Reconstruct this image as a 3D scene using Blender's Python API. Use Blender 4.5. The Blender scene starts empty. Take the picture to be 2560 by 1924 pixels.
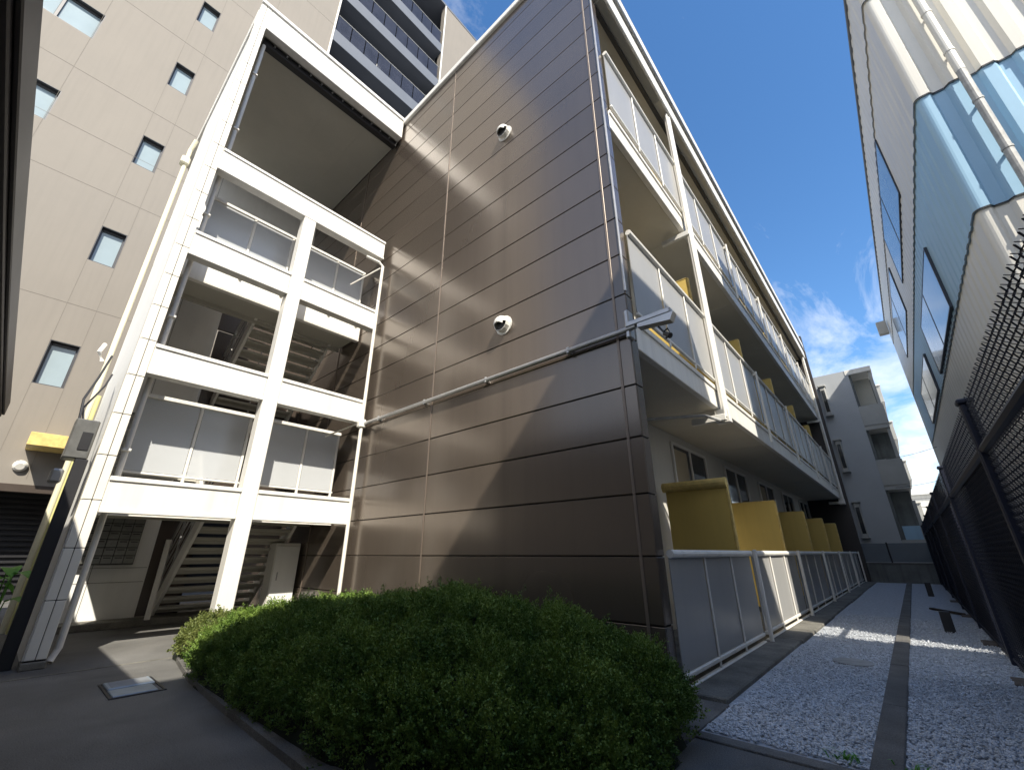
import bpy, math, random
import numpy as np
from mathutils import Matrix, Vector
random.seed(7); rng = np.random.default_rng(11)
C = bpy.context.scene.collection
S = 0.5625          # working units -> metres
R_ = math.radians

# ---------------------------------------------------------------- camera
cam = bpy.data.cameras.new('camera'); cam.sensor_width = 36; cam.lens = 14.8156
cam.clip_start = 0.02; cam.clip_end = 3000
co = bpy.data.objects.new('camera', cam); C.objects.link(co)
rt = Vector((0.7494, 0.6621, -0.0022)).normalized()
fw = Vector((-0.6143, 0.6965, 0.3708)).normalized()
up = rt.cross(fw).normalized(); rt = fw.cross(up).normalized()
m = Matrix((rt, up, -fw)).transposed().to_4x4(); m.translation = Vector((0, 0, 1.6*S))
co.matrix_world = m
sc = bpy.context.scene; sc.camera = co
sc.render.engine = 'CYCLES'

# ---------------------------------------------------------------- light
SUN = Vector((1.0, -0.53, 1.1)).normalized()
w = bpy.data.worlds.new('World'); sc.world = w; w.use_nodes = True
nt = w.node_tree; nt.nodes.clear()
def N(t, ty, **k):
    n = t.nodes.new(ty)
    for a, b in k.items():
        if a in n.inputs: n.inputs[a].default_value = b
        else: setattr(n, a, b)
    return n
sky = N(nt, 'ShaderNodeTexSky', sky_type='NISHITA', sun_disc=False)
sky.sun_elevation = math.asin(SUN.z); sky.sun_rotation = math.atan2(SUN.x, SUN.y)
sky.air_density = 1.0; sky.dust_density = 0.25; sky.ozone_density = 2.6; sky.altitude = 50
hs = N(nt, 'ShaderNodeHueSaturation'); hs.inputs['Saturation'].default_value = 1.2; hs.inputs['Value'].default_value = 1.0
nt.links.new(sky.outputs[0], hs.inputs['Color'])
tc = N(nt, 'ShaderNodeTexCoord'); sep = N(nt, 'ShaderNodeSeparateXYZ')
nt.links.new(tc.outputs['Generated'], sep.inputs[0])
# clouds live on a flat layer overhead: direction / (z + small)
ad = N(nt, 'ShaderNodeMath', operation='ADD'); ad.inputs[1].default_value = 0.16
nt.links.new(sep.outputs['Z'], ad.inputs[0])
dv = N(nt, 'ShaderNodeVectorMath', operation='DIVIDE'); nt.links.new(tc.outputs['Generated'], dv.inputs[0])
cmb = N(nt, 'ShaderNodeCombineXYZ')
for i in range(3): nt.links.new(ad.outputs[0], cmb.inputs[i])
nt.links.new(cmb.outputs[0], dv.inputs[1])
mp = N(nt, 'ShaderNodeMapping'); mp.inputs['Scale'].default_value = (1.9, 0.8, 0.01); mp.inputs['Location'].default_value = (0.35, 0.2, 0)
mp.inputs['Rotation'].default_value = (0, 0, 0.5)
nt.links.new(dv.outputs[0], mp.inputs[0])
nz = N(nt, 'ShaderNodeTexNoise'); nz.inputs['Scale'].default_value = 2.3; nz.inputs['Detail'].default_value = 9; nz.inputs['Roughness'].default_value = 0.62; nz.inputs['Distortion'].default_value = 0.5
nt.links.new(mp.outputs[0], nz.inputs['Vector'])
# more cloud towards the horizon on the lane side
hz = N(nt, 'ShaderNodeMapRange'); hz.inputs['From Min'].default_value = 0.58; hz.inputs['From Max'].default_value = 0.10
hz.inputs['To Min'].default_value = 0.0; hz.inputs['To Max'].default_value = 0.33
nt.links.new(sep.outputs['Z'], hz.inputs['Value'])
add2 = N(nt, 'ShaderNodeMath', operation='ADD'); nt.links.new(nz.outputs['Fac'], add2.inputs[0]); nt.links.new(hz.outputs[0], add2.inputs[1])
# added cloud bank, unseen behind the camera, to brighten and neutralise shade fill
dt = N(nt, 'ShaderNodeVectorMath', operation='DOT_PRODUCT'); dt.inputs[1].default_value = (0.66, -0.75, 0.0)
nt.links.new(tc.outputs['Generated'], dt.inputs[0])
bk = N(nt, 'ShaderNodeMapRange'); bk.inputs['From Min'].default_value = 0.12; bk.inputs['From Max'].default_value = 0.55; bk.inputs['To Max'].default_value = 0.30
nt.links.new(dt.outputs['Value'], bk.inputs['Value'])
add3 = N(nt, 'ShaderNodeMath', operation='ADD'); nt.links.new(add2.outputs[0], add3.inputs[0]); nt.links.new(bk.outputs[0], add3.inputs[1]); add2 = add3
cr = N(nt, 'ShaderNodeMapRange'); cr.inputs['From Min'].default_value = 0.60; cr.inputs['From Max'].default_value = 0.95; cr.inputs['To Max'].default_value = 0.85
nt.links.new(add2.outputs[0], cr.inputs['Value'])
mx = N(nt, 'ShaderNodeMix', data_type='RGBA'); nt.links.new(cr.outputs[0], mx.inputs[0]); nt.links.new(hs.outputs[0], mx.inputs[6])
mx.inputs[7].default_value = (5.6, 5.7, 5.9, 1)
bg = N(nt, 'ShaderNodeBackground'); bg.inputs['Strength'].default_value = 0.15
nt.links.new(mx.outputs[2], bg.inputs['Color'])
wo = N(nt, 'ShaderNodeOutputWorld'); nt.links.new(bg.outputs[0], wo.inputs[0])
sl = bpy.data.lights.new('sun', 'SUN'); sl.energy = 4.5; sl.angle = R_(0.53); sl.color = (1.0, 0.93, 0.80)
so = bpy.data.objects.new('sun', sl); C.objects.link(so); so.rotation_euler = SUN.to_track_quat('Z', 'Y').to_euler()
so.location = (20, -12, 30)
sc.view_settings.view_transform = 'Standard'; sc.view_settings.look = 'None'
sc.view_settings.gamma = 1; sc.view_settings.exposure = 0.76
sc.cycles.max_bounces = 8

# ---------------------------------------------------------------- materials
def mat(name, col, rough=0.6, metal=0.0, spec=0.5, var=0.08, vscale=1.5, bump=0.0, bscale=40, alpha=1.0, coat=0.0, streak=0.0, col2=None, detail=6, trans=0.0):
    M = bpy.data.materials.new(name); M.use_nodes = True; t = M.node_tree
    b = t.nodes['Principled BSDF']
    b.inputs['Roughness'].default_value = rough; b.inputs['Metallic'].default_value = metal
    b.inputs['Specular IOR Level'].default_value = spec; b.inputs['Alpha'].default_value = alpha
    b.inputs['Coat Weight'].default_value = coat; b.inputs['Coat Roughness'].default_value = rough*0.6
    b.inputs['Transmission Weight'].default_value = trans
    c = N(t, 'ShaderNodeTexCoord')
    n = N(t, 'ShaderNodeTexNoise'); n.inputs['Scale'].default_value = vscale; n.inputs['Detail'].default_value = detail; n.inputs['Roughness'].default_value = 0.65
    t.links.new(c.outputs['Object'], n.inputs['Vector'])
    r = N(t, 'ShaderNodeValToRGB')
    lo = tuple(x*(1-var) for x in col); hi = tuple(min(1, x*(1+var)) for x in col)
    if col2: lo, hi = col, col2
    r.color_ramp.elements[0].color = (*lo, 1); r.color_ramp.elements[1].color = (*hi, 1)
    r.color_ramp.elements[0].position = 0.32; r.color_ramp.elements[1].position = 0.68
    t.links.new(n.outputs['Fac'], r.inputs[0]); out = r.outputs[0]
    if streak:
        mpp = N(t, 'ShaderNodeMapping'); mpp.inputs['Scale'].default_value = (7, 7, 0.35)
        t.links.new(c.outputs['Object'], mpp.inputs[0])
        n2 = N(t, 'ShaderNodeTexNoise'); n2.inputs['Scale'].default_value = 1.5; n2.inputs['Detail'].default_value = 5
        t.links.new(mpp.outputs[0], n2.inputs['Vector'])
        mr = N(t, 'ShaderNodeMapRange'); mr.inputs['From Min'].default_value = 0.45; mr.inputs['From Max'].default_value = 0.75
        mr.inputs['To Min'].default_value = 1.0; mr.inputs['To Max'].default_value = 1-streak
        t.links.new(n2.outputs['Fac'], mr.inputs['Value'])
        mm = N(t, 'ShaderNodeMix', data_type='RGBA', blend_type='MULTIPLY'); mm.inputs[0].default_value = 1
        t.links.new(out, mm.inputs[6]); t.links.new(mr.outputs[0], mm.inputs[7]); out = mm.outputs[2]
    t.links.new(out, b.inputs['Base Color'])
    rr = N(t, 'ShaderNodeMapRange'); rr.inputs['To Min'].default_value = max(0, rough-0.06); rr.inputs['To Max'].default_value = min(1, rough+0.06)
    t.links.new(n.outputs['Fac'], rr.inputs['Value']); t.links.new(rr.outputs[0], b.inputs['Roughness'])
    if bump:
        n3 = N(t, 'ShaderNodeTexNoise'); n3.inputs['Scale'].default_value = bscale; n3.inputs['Detail'].default_value = 4
        t.links.new(c.outputs['Object'], n3.inputs['Vector'])
        bp = N(t, 'ShaderNodeBump'); bp.inputs['Strength'].default_value = bump; bp.inputs['Distance'].default_value = 0.01
        t.links.new(n3.outputs['Fac'], bp.inputs['Height']); t.links.new(bp.outputs[0], b.inputs['Normal'])
    return M
m_brown = mat('brown_metal_siding', (0.160, 0.129, 0.104), rough=0.25, metal=0.52, spec=0.65, var=0.03, vscale=0.5, bump=0.02, bscale=2.0, streak=0.07, coat=0.35, detail=2)
m_groove = mat('dark_joint', (0.022, 0.019, 0.018), rough=0.8)
m_white = mat('white_paint', (0.77, 0.75, 0.70), rough=0.42, var=0.04, streak=0.13, bump=0.02, bscale=20)
m_whitewall = mat('white_render', (0.78, 0.78, 0.76), rough=0.65, var=0.04, bump=0.08, bscale=60, streak=0.05)
m_tile = mat('cream_tile', (0.78, 0.75, 0.68), rough=0.3, var=0.04, vscale=2.5)
m_soffit = mat('grey_soffit_board', (0.46, 0.445, 0.39), rough=0.7, var=0.05)
m_balsoff = mat('cream_soffit', (0.62, 0.58, 0.49), rough=0.7, var=0.05)
m_steel = mat('galvanised_steel', (0.42, 0.42, 0.42), rough=0.38, metal=0.7, var=0.12, vscale=6)
m_panel = mat('grey_rail_panel', (0.345, 0.345, 0.34), rough=0.33, var=0.03, vscale=1.0, streak=0.04)
m_frost = mat('frosted_rail_glass', (0.58, 0.60, 0.62), rough=0.22, var=0.03, alpha=0.74)
m_yellow = mat('yellow_partition', (0.66, 0.475, 0.13), rough=0.5, var=0.05, streak=0.06)
m_yellowtrim = mat('yellow_trim', (0.70, 0.52, 0.18), rough=0.55, var=0.22, vscale=9)
m_dark = mat('dark_metal', (0.02, 0.02, 0.023), rough=0.45, var=0.1)
m_navy = mat('navy_coated_wire', (0.012, 0.016, 0.035), rough=0.5, var=0.1)
m_net = mat('navy_screen_net', (0.012, 0.016, 0.032), rough=0.75, var=0.15, alpha=0.80, vscale=3)
m_glassd = mat('dark_window_glass', (0.03, 0.035, 0.04), rough=0.04, spec=1.0, var=0.1)
m_glassb = mat('blue_window_glass', (0.30, 0.37, 0.40), rough=0.12, spec=0.7, metal=0.0, var=0.05)
m_doorbr = mat('brown_door', (0.06, 0.045, 0.036), rough=0.4)
m_tower = mat('beige_tower_wall', (0.238, 0.214, 0.184), rough=0.75, var=0.05, vscale=0.45, bump=0.06, bscale=30, streak=0.05)
m_towjoint = mat('tower_joint', (0.18, 0.162, 0.14), rough=0.9)
m_towgrey = mat('tower_grey_slab', (0.125, 0.14, 0.17), rough=0.6, var=0.05)
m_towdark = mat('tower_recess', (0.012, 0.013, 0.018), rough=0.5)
m_railglass = mat('smoked_rail_glass', (0.04, 0.043, 0.06), rough=0.3, spec=0.3, alpha=0.75, var=0.2, vscale=2)
m_cream = mat('cream_corrugated', (0.74, 0.715, 0.65), rough=0.42, var=0.04, vscale=0.8, streak=0.06)
m_blue = mat('blue_corrugated', (0.33, 0.53, 0.70), rough=0.42, var=0.05, vscale=0.8, streak=0.06)
m_pipegrey = mat('weathered_grey_pipe', (0.36, 0.36, 0.35), rough=0.5, var=0.25, vscale=12)
m_creampipe = mat('cream_pipe', (0.70, 0.66, 0.50), rough=0.4, var=0.04)
m_conc = mat('apron_concrete', (0.155, 0.148, 0.128), rough=0.85, var=0.4, vscale=3.5, bump=0.4, bscale=70)
m_kerb = mat('kerb_concrete', (0.15, 0.145, 0.135), rough=0.9, var=0.25, vscale=4, bump=0.5, bscale=90)
m_pave = mat('pavement_concrete', (0.135, 0.132, 0.125), rough=0.85, var=0.22, vscale=1.2, bump=0.45, bscale=160, detail=10)
m_grav = mat('gravel_bed', (0.30, 0.32, 0.35), rough=0.9, col2=(0.58, 0.60, 0.63), vscale=30, bump=0.9, bscale=45)
m_stone = mat('white_stone', (0.58, 0.61, 0.65), rough=0.85, var=0.3, vscale=26)
m_soil = mat('dark_soil', (0.03, 0.024, 0.018), rough=1, var=0.3, vscale=20, bump=0.8)
m_greywall = mat('grey_render', (0.42, 0.44, 0.46), rough=0.75, var=0.04)
m_greytrim = mat('grey_balcony', (0.40, 0.40, 0.38), rough=0.6, var=0.1, vscale=1.5)
m_oldconc = mat('stained_concrete_wall', (0.16, 0.17, 0.165), rough=0.9, var=0.35, vscale=1.2, bump=0.4, bscale=40, streak=0.3)
m_plainwall = mat('plain_wall', (0.50, 0.48, 0.45), rough=0.8, var=0.05)
m_mail = mat('mailbox_steel', (0.22, 0.22, 0.21), rough=0.35, metal=0.6, var=0.15, vscale=8)
m_drain = mat('galvanised_drain', (0.36, 0.42, 0.48), rough=0.4, metal=0.4, var=0.12, vscale=9, bump=0.1)
def pave_detail(M):
    t = M.node_tree; b = t.nodes['Principled BSDF']; c = N(t, 'ShaderNodeTexCoord')
    src = b.inputs['Base Color'].links[0].from_socket
    n = N(t, 'ShaderNodeTexNoise'); n.inputs['Scale'].default_value = 170; n.inputs['Detail'].default_value = 3; t.links.new(c.outputs['Object'], n.inputs['Vector'])
    mr = N(t, 'ShaderNodeMapRange'); mr.inputs['From Min'].default_value = .3; mr.inputs['From Max'].default_value = .75; mr.inputs['To Min'].default_value = .6; mr.inputs['To Max'].default_value = 1.5
    t.links.new(n.outputs['Fac'], mr.inputs['Value'])
    n2 = N(t, 'ShaderNodeTexNoise'); n2.inputs['Scale'].default_value = 1.1; n2.inputs['Detail'].default_value = 6; n2.inputs['Distortion'].default_value = 1.2; t.links.new(c.outputs['Object'], n2.inputs['Vector'])
    m2 = N(t, 'ShaderNodeMapRange'); m2.inputs['From Min'].default_value = .35; m2.inputs['From Max'].default_value = .7; m2.inputs['To Min'].default_value = .82; m2.inputs['To Max'].default_value = 1.18
    t.links.new(n2.outputs['Fac'], m2.inputs['Value'])
    v = N(t, 'ShaderNodeTexVoronoi', feature='DISTANCE_TO_EDGE'); v.inputs['Scale'].default_value = .55
    wv = N(t, 'ShaderNodeVectorMath', operation='ADD'); sc_ = N(t, 'ShaderNodeVectorMath', operation='SCALE'); sc_.inputs['Scale'].default_value = .5
    t.links.new(n2.outputs['Color'], sc_.inputs[0]); t.links.new(c.outputs['Object'], wv.inputs[0]); t.links.new(sc_.outputs[0], wv.inputs[1]); t.links.new(wv.outputs[0], v.inputs['Vector'])
    cr_ = N(t, 'ShaderNodeMapRange'); cr_.inputs['From Min'].default_value = 0; cr_.inputs['From Max'].default_value = .008; cr_.inputs['To Min'].default_value = .93; cr_.inputs['To Max'].default_value = 1
    t.links.new(v.outputs['Distance'], cr_.inputs['Value'])
    a1 = N(t, 'ShaderNodeMath', operation='MULTIPLY'); a2 = N(t, 'ShaderNodeMath', operation='MULTIPLY')
    t.links.new(mr.outputs[0], a1.inputs[0]); t.links.new(m2.outputs[0], a1.inputs[1]); t.links.new(a1.outputs[0], a2.inputs[0]); t.links.new(cr_.outputs[0], a2.inputs[1])
    mm = N(t, 'ShaderNodeMix', data_type='RGBA', blend_type='MULTIPLY'); mm.inputs[0].default_value = 1
    t.links.new(src, mm.inputs[6]); t.links.new(a2.outputs[0], mm.inputs[7]); t.links.new(mm.outputs[2], b.inputs['Base Color'])
pave_detail(m_pave); pave_detail(m_kerb); pave_detail(m_conc)
def board_tone(M):
    t = M.node_tree; b = t.nodes['Principled BSDF']; c = N(t, 'ShaderNodeTexCoord'); sp = N(t, 'ShaderNodeSeparateXYZ'); t.links.new(c.outputs['Object'], sp.inputs[0])
    src = b.inputs['Base Color'].links[0].from_socket
    z = N(t, 'ShaderNodeMath', operation='ADD'); z.inputs[1].default_value = .046*S; t.links.new(sp.outputs['Z'], z.inputs[0])
    d = N(t, 'ShaderNodeMath', operation='DIVIDE'); d.inputs[1].default_value = .803*S; t.links.new(z.outputs[0], d.inputs[0])
    f = N(t, 'ShaderNodeMath', operation='FLOOR'); t.links.new(d.outputs[0], f.inputs[0])
    wn = N(t, 'ShaderNodeTexWhiteNoise', noise_dimensions='1D'); t.links.new(f.outputs[0], wn.inputs['W'])
    mr = N(t, 'ShaderNodeMapRange'); mr.inputs['To Min'].default_value = .91; mr.inputs['To Max'].default_value = 1.08; t.links.new(wn.outputs['Value'], mr.inputs['Value'])
    # rain stain running down below the vents (x about -5.2, object origin at x = -10)
    q = N(t, 'ShaderNodeMath', operation='SUBTRACT'); q.inputs[1].default_value = 4.8*S; t.links.new(sp.outputs['X'], q.inputs[0])
    ab = N(t, 'ShaderNodeMath', operation='ABSOLUTE'); t.links.new(q.outputs[0], ab.inputs[0])
    nn = N(t, 'ShaderNodeTexNoise'); nn.inputs['Scale'].default_value = 3; mpg = N(t, 'ShaderNodeMapping'); mpg.inputs['Scale'].default_value = (14, 1, .5); t.links.new(c.outputs['Object'], mpg.inputs[0]); t.links.new(mpg.outputs[0], nn.inputs['Vector'])
    wd = N(t, 'ShaderNodeMath', operation='MULTIPLY'); wd.inputs[1].default_value = .22; t.links.new(nn.outputs['Fac'], wd.inputs[0])
    st = N(t, 'ShaderNodeMapRange'); st.inputs['From Min'].default_value = 0; t.links.new(ab.outputs[0], st.inputs['Value']); t.links.new(wd.outputs[0], st.inputs['From Max']); st.inputs['To Min'].default_value = .86; st.inputs['To Max'].default_value = 1
    zz = N(t, 'ShaderNodeMath', operation='LESS_THAN'); zz.inputs[1].default_value = 11.5*S; t.links.new(sp.outputs['Z'], zz.inputs[0])
    mz = N(t, 'ShaderNodeMix', data_type='FLOAT'); mz.inputs[2].default_value = 1; t.links.new(zz.outputs[0], mz.inputs[0]); t.links.new(st.outputs[0], mz.inputs[3])
    m1 = N(t, 'ShaderNodeMath', operation='MULTIPLY'); t.links.new(mr.outputs[0], m1.inputs[0]); t.links.new(mz.outputs[0], m1.inputs[1])
    mm = N(t, 'ShaderNodeMix', data_type='RGBA', blend_type='MULTIPLY'); mm.inputs[0].default_value = 1
    t.links.new(src, mm.inputs[6]); t.links.new(m1.outputs[0], mm.inputs[7]); t.links.new(mm.outputs[2], b.inputs['Base Color'])
board_tone(m_brown)
def leafmat(name, a, b, sub=0.12):
    M = bpy.data.materials.new(name); M.use_nodes = True; t = M.node_tree; p = t.nodes['Principled BSDF']
    c = N(t, 'ShaderNodeTexCoord'); n = N(t, 'ShaderNodeTexNoise'); n.inputs['Scale'].default_value = 4.5; n.inputs['Detail'].default_value = 12; n.inputs['Roughness'].default_value = 0.8
    t.links.new(c.outputs['Object'], n.inputs['Vector'])
    r = N(t, 'ShaderNodeValToRGB'); r.color_ramp.elements[0].color = (*a, 1); r.color_ramp.elements[1].color = (*b, 1)
    r.color_ramp.elements[0].position = .36; r.color_ramp.elements[1].position = .66
    t.links.new(n.outputs['Fac'], r.inputs[0]); t.links.new(r.outputs[0], p.inputs['Base Color'])
    p.inputs['Roughness'].default_value = 0.5; p.inputs['Specular IOR Level'].default_value = 0.3
    tr = N(t, 'ShaderNodeBsdfTranslucent'); t.links.new(r.outputs[0], tr.inputs[0])
    ms = N(t, 'ShaderNodeMixShader'); ms.inputs[0].default_value = sub
    o = t.nodes['Material Output']
    t.links.new(p.outputs[0], ms.inputs[1]); t.links.new(tr.outputs[0], ms.inputs[2]); t.links.new(ms.outputs[0], o.inputs[0])
    return M
m_leaf = leafmat('shrub_leaf', (0.030, 0.090, 0.012), (0.24, 0.34, 0.065))
m_leaf_sunlit = leafmat('sun_tinted_leaf', (0.07, 0.11, 0.025), (0.25, 0.27, 0.085), 0.25)  # yellower leaf colour paints sunlight onto the left end of the same hedge
m_leafb = leafmat('broad_leaf', (0.10, 0.30, 0.05), (0.20, 0.45, 0.10), 0.35)  # brightened leaf colour stands in for sun blocked by the left eave
m_twig = mat('twig', (0.05, 0.035, 0.022), rough=0.9)

# ---------------------------------------------------------------- mesh helpers (working units)
class MB:
    def __init__(s): s.v = []; s.f = []
    def add(s, vs, fs):
        o = len(s.v); s.v += [tuple(p) for p in vs]; s.f += [tuple(i+o for i in f) for f in fs]; return s
    def box(s, x0, x1, y0, y1, z0, z1):
        x0, x1 = sorted((x0, x1)); y0, y1 = sorted((y0, y1)); z0, z1 = sorted((z0, z1))
        return s.add([(x0,y0,z0),(x1,y0,z0),(x1,y1,z0),(x0,y1,z0),(x0,y0,z1),(x1,y0,z1),(x1,y1,z1),(x0,y1,z1)],
                     [(0,3,2,1),(4,5,6,7),(0,1,5,4),(1,2,6,5),(2,3,7,6),(3,0,4,7)])
    def bbox(s, x0, x1, y0, y1, z0, z1, b=0.012):
        # box with chamfered edges
        x0, x1 = sorted((x0, x1)); y0, y1 = sorted((y0, y1)); z0, z1 = sorted((z0, z1))
        b = min(b, (x1-x0)*.3, (y1-y0)*.3, (z1-z0)*.3)
        vs = []; idx = {}
        for i, X in enumerate((x0, x1)):
            for j, Y in enumerate((y0, y1)):
                for k, Z in enumerate((z0, z1)):
                    sx, sy, sz = (1-2*i), (1-2*j), (1-2*k)
                    for a, (dx, dy, dz) in enumerate(((0, b, b), (b, 0, b), (b, b, 0))):
                        idx[i, j, k, a] = len(vs); vs.append((X+sx*dx, Y+sy*dy, Z+sz*dz))
        fs = []
        for i in (0, 1):
            q = [idx[i,0,0,0], idx[i,1,0,0], idx[i,1,1,0], idx[i,0,1,0]]; fs.append(q if i else q[::-1])
            q = [idx[0,i,0,1], idx[0,i,1,1], idx[1,i,1,1], idx[1,i,0,1]]; fs.append(q if i else q[::-1])
            q = [idx[0,0,i,2], idx[1,0,i,2], idx[1,1,i,2], idx[0,1,i,2]]; fs.append(q if i else q[::-1])
            for j in (0, 1):
                fs.append([idx[i,j,0,0], idx[i,j,1,0], idx[i,j,1,1], idx[i,j,0,1]])
                fs.append([idx[i,0,j,0], idx[i,1,j,0], idx[i,1,j,2], idx[i,0,j,2]])
                fs.append([idx[0,i,j,1], idx[1,i,j,1], idx[1,i,j,2], idx[0,i,j,2]])
                for k in (0, 1): fs.append([idx[i,j,k,0], idx[i,j,k,1], idx[i,j,k,2]])
        return s.add(vs, fs)
    def tube(s, pts, r, n=10, cap=True):
        pts = [Vector(p) for p in pts]; rings = []
        for i, p in enumerate(pts):
            a = pts[max(0, i-1)]; b = pts[min(len(pts)-1, i+1)]; d = (b-a).normalized()
            u = d.cross(Vector((0, 0, 1)) if abs(d.z) < .9 else Vector((1, 0, 0))).normalized(); v = d.cross(u)
            rr = r[i] if isinstance(r, (list, tuple)) else r
            rings.append([p+u*math.cos(t)*rr+v*math.sin(t)*rr for t in [2*math.pi*k/n for k in range(n)]])
        vs = [q for g in rings for q in g]; fs = []
        for i in range(len(pts)-1):
            for k in range(n): fs.append((i*n+k, i*n+(k+1) % n, (i+1)*n+(k+1) % n, (i+1)*n+k))
        if cap: fs.append(tuple(range(n))[::-1]); fs.append(tuple((len(pts)-1)*n+k for k in range(n)))
        return s.add(vs, fs)
    def beam(s, a, b, w, h):
        # rectangular bar from a to b, width w horizontal, height h
        a = Vector(a); b = Vector(b); d = (b-a).normalized()
        u = d.cross(Vector((0, 0, 1))).normalized()*w/2 if abs(d.z) < .99 else Vector((w/2, 0, 0))
        v = u.cross(d).normalized()*h/2
        vs = [a-u-v, a+u-v, a+u+v, a-u+v, b-u-v, b+u-v, b+u+v, b-u+v]
        return s.add(vs, [(0,3,2,1),(4,5,6,7),(0,1,5,4),(1,2,6,5),(2,3,7,6),(3,0,4,7)])
    def extr(s, prof, lo, hi, closed=False):
        # vertical sheet along 2-D profile (x,y), z lo..hi
        n = len(prof); vs = [(x, y, lo) for x, y in prof]+[(x, y, hi) for x, y in prof]
        fs = [(i, i+1, n+i+1, n+i) for i in range(n-1)]
        if closed: fs.append((n-1, 0, n, 2*n-1)); fs.append(tuple(range(n))[::-1]); fs.append(tuple(range(n, 2*n)))
        return s.add(vs, fs)
def root_of(o):
    while o.parent: o = o.parent
    return o
def fix(me):
    import bmesh
    bm = bmesh.new(); bm.from_mesh(me); bmesh.ops.recalc_face_normals(bm, faces=bm.faces); bm.to_mesh(me); bm.free()
def obj(name, mb, material, parent=None, base=None, smooth=False, label=None, norm=True):
    me = bpy.data.meshes.new(name)
    if parent is not None: bx = root_of(parent)['_b']
    else: bx = base if base is not None else (0, 0, 0)
    me.from_pydata([((x-bx[0])*S, (y-bx[1])*S, (z-bx[2])*S) for x, y, z in mb.v], [], mb.f)
    if norm: fix(me)
    me.materials.append(material)
    if smooth:
        for p in me.polygons: p.use_smooth = True
    o = bpy.data.objects.new(name, me); C.objects.link(o)
    if parent is not None: o.parent = parent
    else:
        o.location = (bx[0]*S, bx[1]*S, bx[2]*S); o['_b'] = list(bx)
    if label: o['label'] = label
    return o
def tag(o, label=None, cat=None, group=None, kind=None):
    if label: o['label'] = label
    if cat: o['category'] = cat
    if group: o['group'] = group
    if kind: o['kind'] = kind
    return o
def thing(name, label, cat, base, group=None):
    o = bpy.data.objects.new(name, None); C.objects.link(o); o.location = [c*S for c in base]; o['_b'] = list(base)
    o.empty_display_size = 0.2
    return tag(o, label, cat, group)

# ================================================================ SETTING
g = MB(); n = 40
g.add([(-400,-400,0),(400,-400,0),(400,400,0),(-400,400,0)], [(0,1,2,3)])
tag(obj('pavement', g, m_pave), kind='structure', label='grey concrete pavement in front of the stairs')
tag(obj('gravel_bed', MB().box(-2.2, .95, 4.95, 33.8, -.02, .012), m_grav), kind='stuff', label='white stone chippings between apartment block and mesh fence')
# near stones, individual small lumps
def stones():
    t = (1+5**.5)/2
    iv = np.array([(-1,t,0),(1,t,0),(-1,-t,0),(1,-t,0),(0,-1,t),(0,1,t),(0,-1,-t),(0,1,-t),(t,0,-1),(t,0,1),(-t,0,-1),(-t,0,1)], float)/1.9
    fi = np.array([(0,11,5),(0,5,1),(0,1,7),(0,7,10),(0,10,11),(1,5,9),(5,11,4),(11,10,2),(10,7,6),(7,1,8),(3,9,4),(3,4,2),(3,2,6),(3,6,8),(3,8,9),(4,9,5),(2,4,11),(6,2,10),(8,6,7),(9,8,1)])
    P = []
    for (x0, x1, y0, y1, dens) in ((-1.95,-.66,4.97,7.5,2900),(-.46,.78,4.3,7.5,2900),(-1.95,-.66,7.5,11,1800),(-.46,.78,7.5,11,1800),(-1.95,-.66,11,16,300),(-.46,.78,11,16,300)):
        k = int((x1-x0)*(y1-y0)*dens)
        P.append(np.stack([rng.uniform(x0, x1, k), rng.uniform(y0, y1, k)], 1))
    P = np.concatenate(P); K = len(P)
    lim = -1.9-0.03*np.sin(P[:, 1]*9)
    P = P[(P[:, 0] > lim)]; K = len(P)
    sz = rng.uniform(.007, .0185, (K, 1, 1))*rng.uniform(.6, 1.25, (K, 1, 3)); sz[:, :, 2] *= .75
    V = iv[None]*sz*(1+rng.uniform(-.25, .25, (K, 12, 1)))
    a = rng.uniform(0, 6.28, K); ca, sa = np.cos(a)[:, None], np.sin(a)[:, None]
    X = V[:, :, 0]*ca-V[:, :, 1]*sa+P[:, 0:1]; Y = V[:, :, 0]*sa+V[:, :, 1]*ca+P[:, 1:2]; Z = V[:, :, 2]+.016+rng.uniform(0, .02, (K, 1))
    V = np.stack([X, Y, Z], 2).reshape(-1, 3)*S
    F = (fi[None]+np.arange(K)[:, None, None]*12).reshape(-1, 3)
    return V, F
def npmesh(name, V, F, material, parent=None, smooth=False):
    me = bpy.data.meshes.new(name); k = F.shape[1]
    me.vertices.add(len(V)); me.vertices.foreach_set('co', V.astype(np.float32).ravel())
    me.loops.add(F.size); me.loops.foreach_set('vertex_index', F.astype(np.int32).ravel())
    me.polygons.add(len(F)); me.polygons.foreach_set('loop_start', np.arange(0, F.size, k, dtype=np.int32))
    me.polygons.foreach_set('loop_total', np.full(len(F), k, dtype=np.int32))
    if smooth: me.polygons.foreach_set('use_smooth', np.ones(len(F), bool))
    me.materials.append(material); me.update(calc_edges=True)
    o = bpy.data.objects.new(name, me); C.objects.link(o)
    if parent is not None: o.parent = parent
    return o
V, F = stones()
tag(npmesh('gravel', V, F, m_stone), label='loose bluish white stones of the gravel strip', kind='stuff')
k = MB()
for i in range(13):
    y = 4.6+i*2.35
    k.bbox(-.665, -.455, y, y+2.335, -.03, .055+random.uniform(-.004, .004), .01)
tag(obj('kerb_strip', k, m_kerb), kind='structure', label='narrow concrete kerb running along the middle of the gravel')
a = MB()
for i in range(7):
    y = 5.9+i*4.6
    a.bbox(-4.3, -1.98+.02*(i % 2), y, y+4.588, -.03, .07, .015)
tag(obj('apron', a, m_conc), kind='structure', label='raised concrete apron under the ground floor balcony rail')
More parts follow.
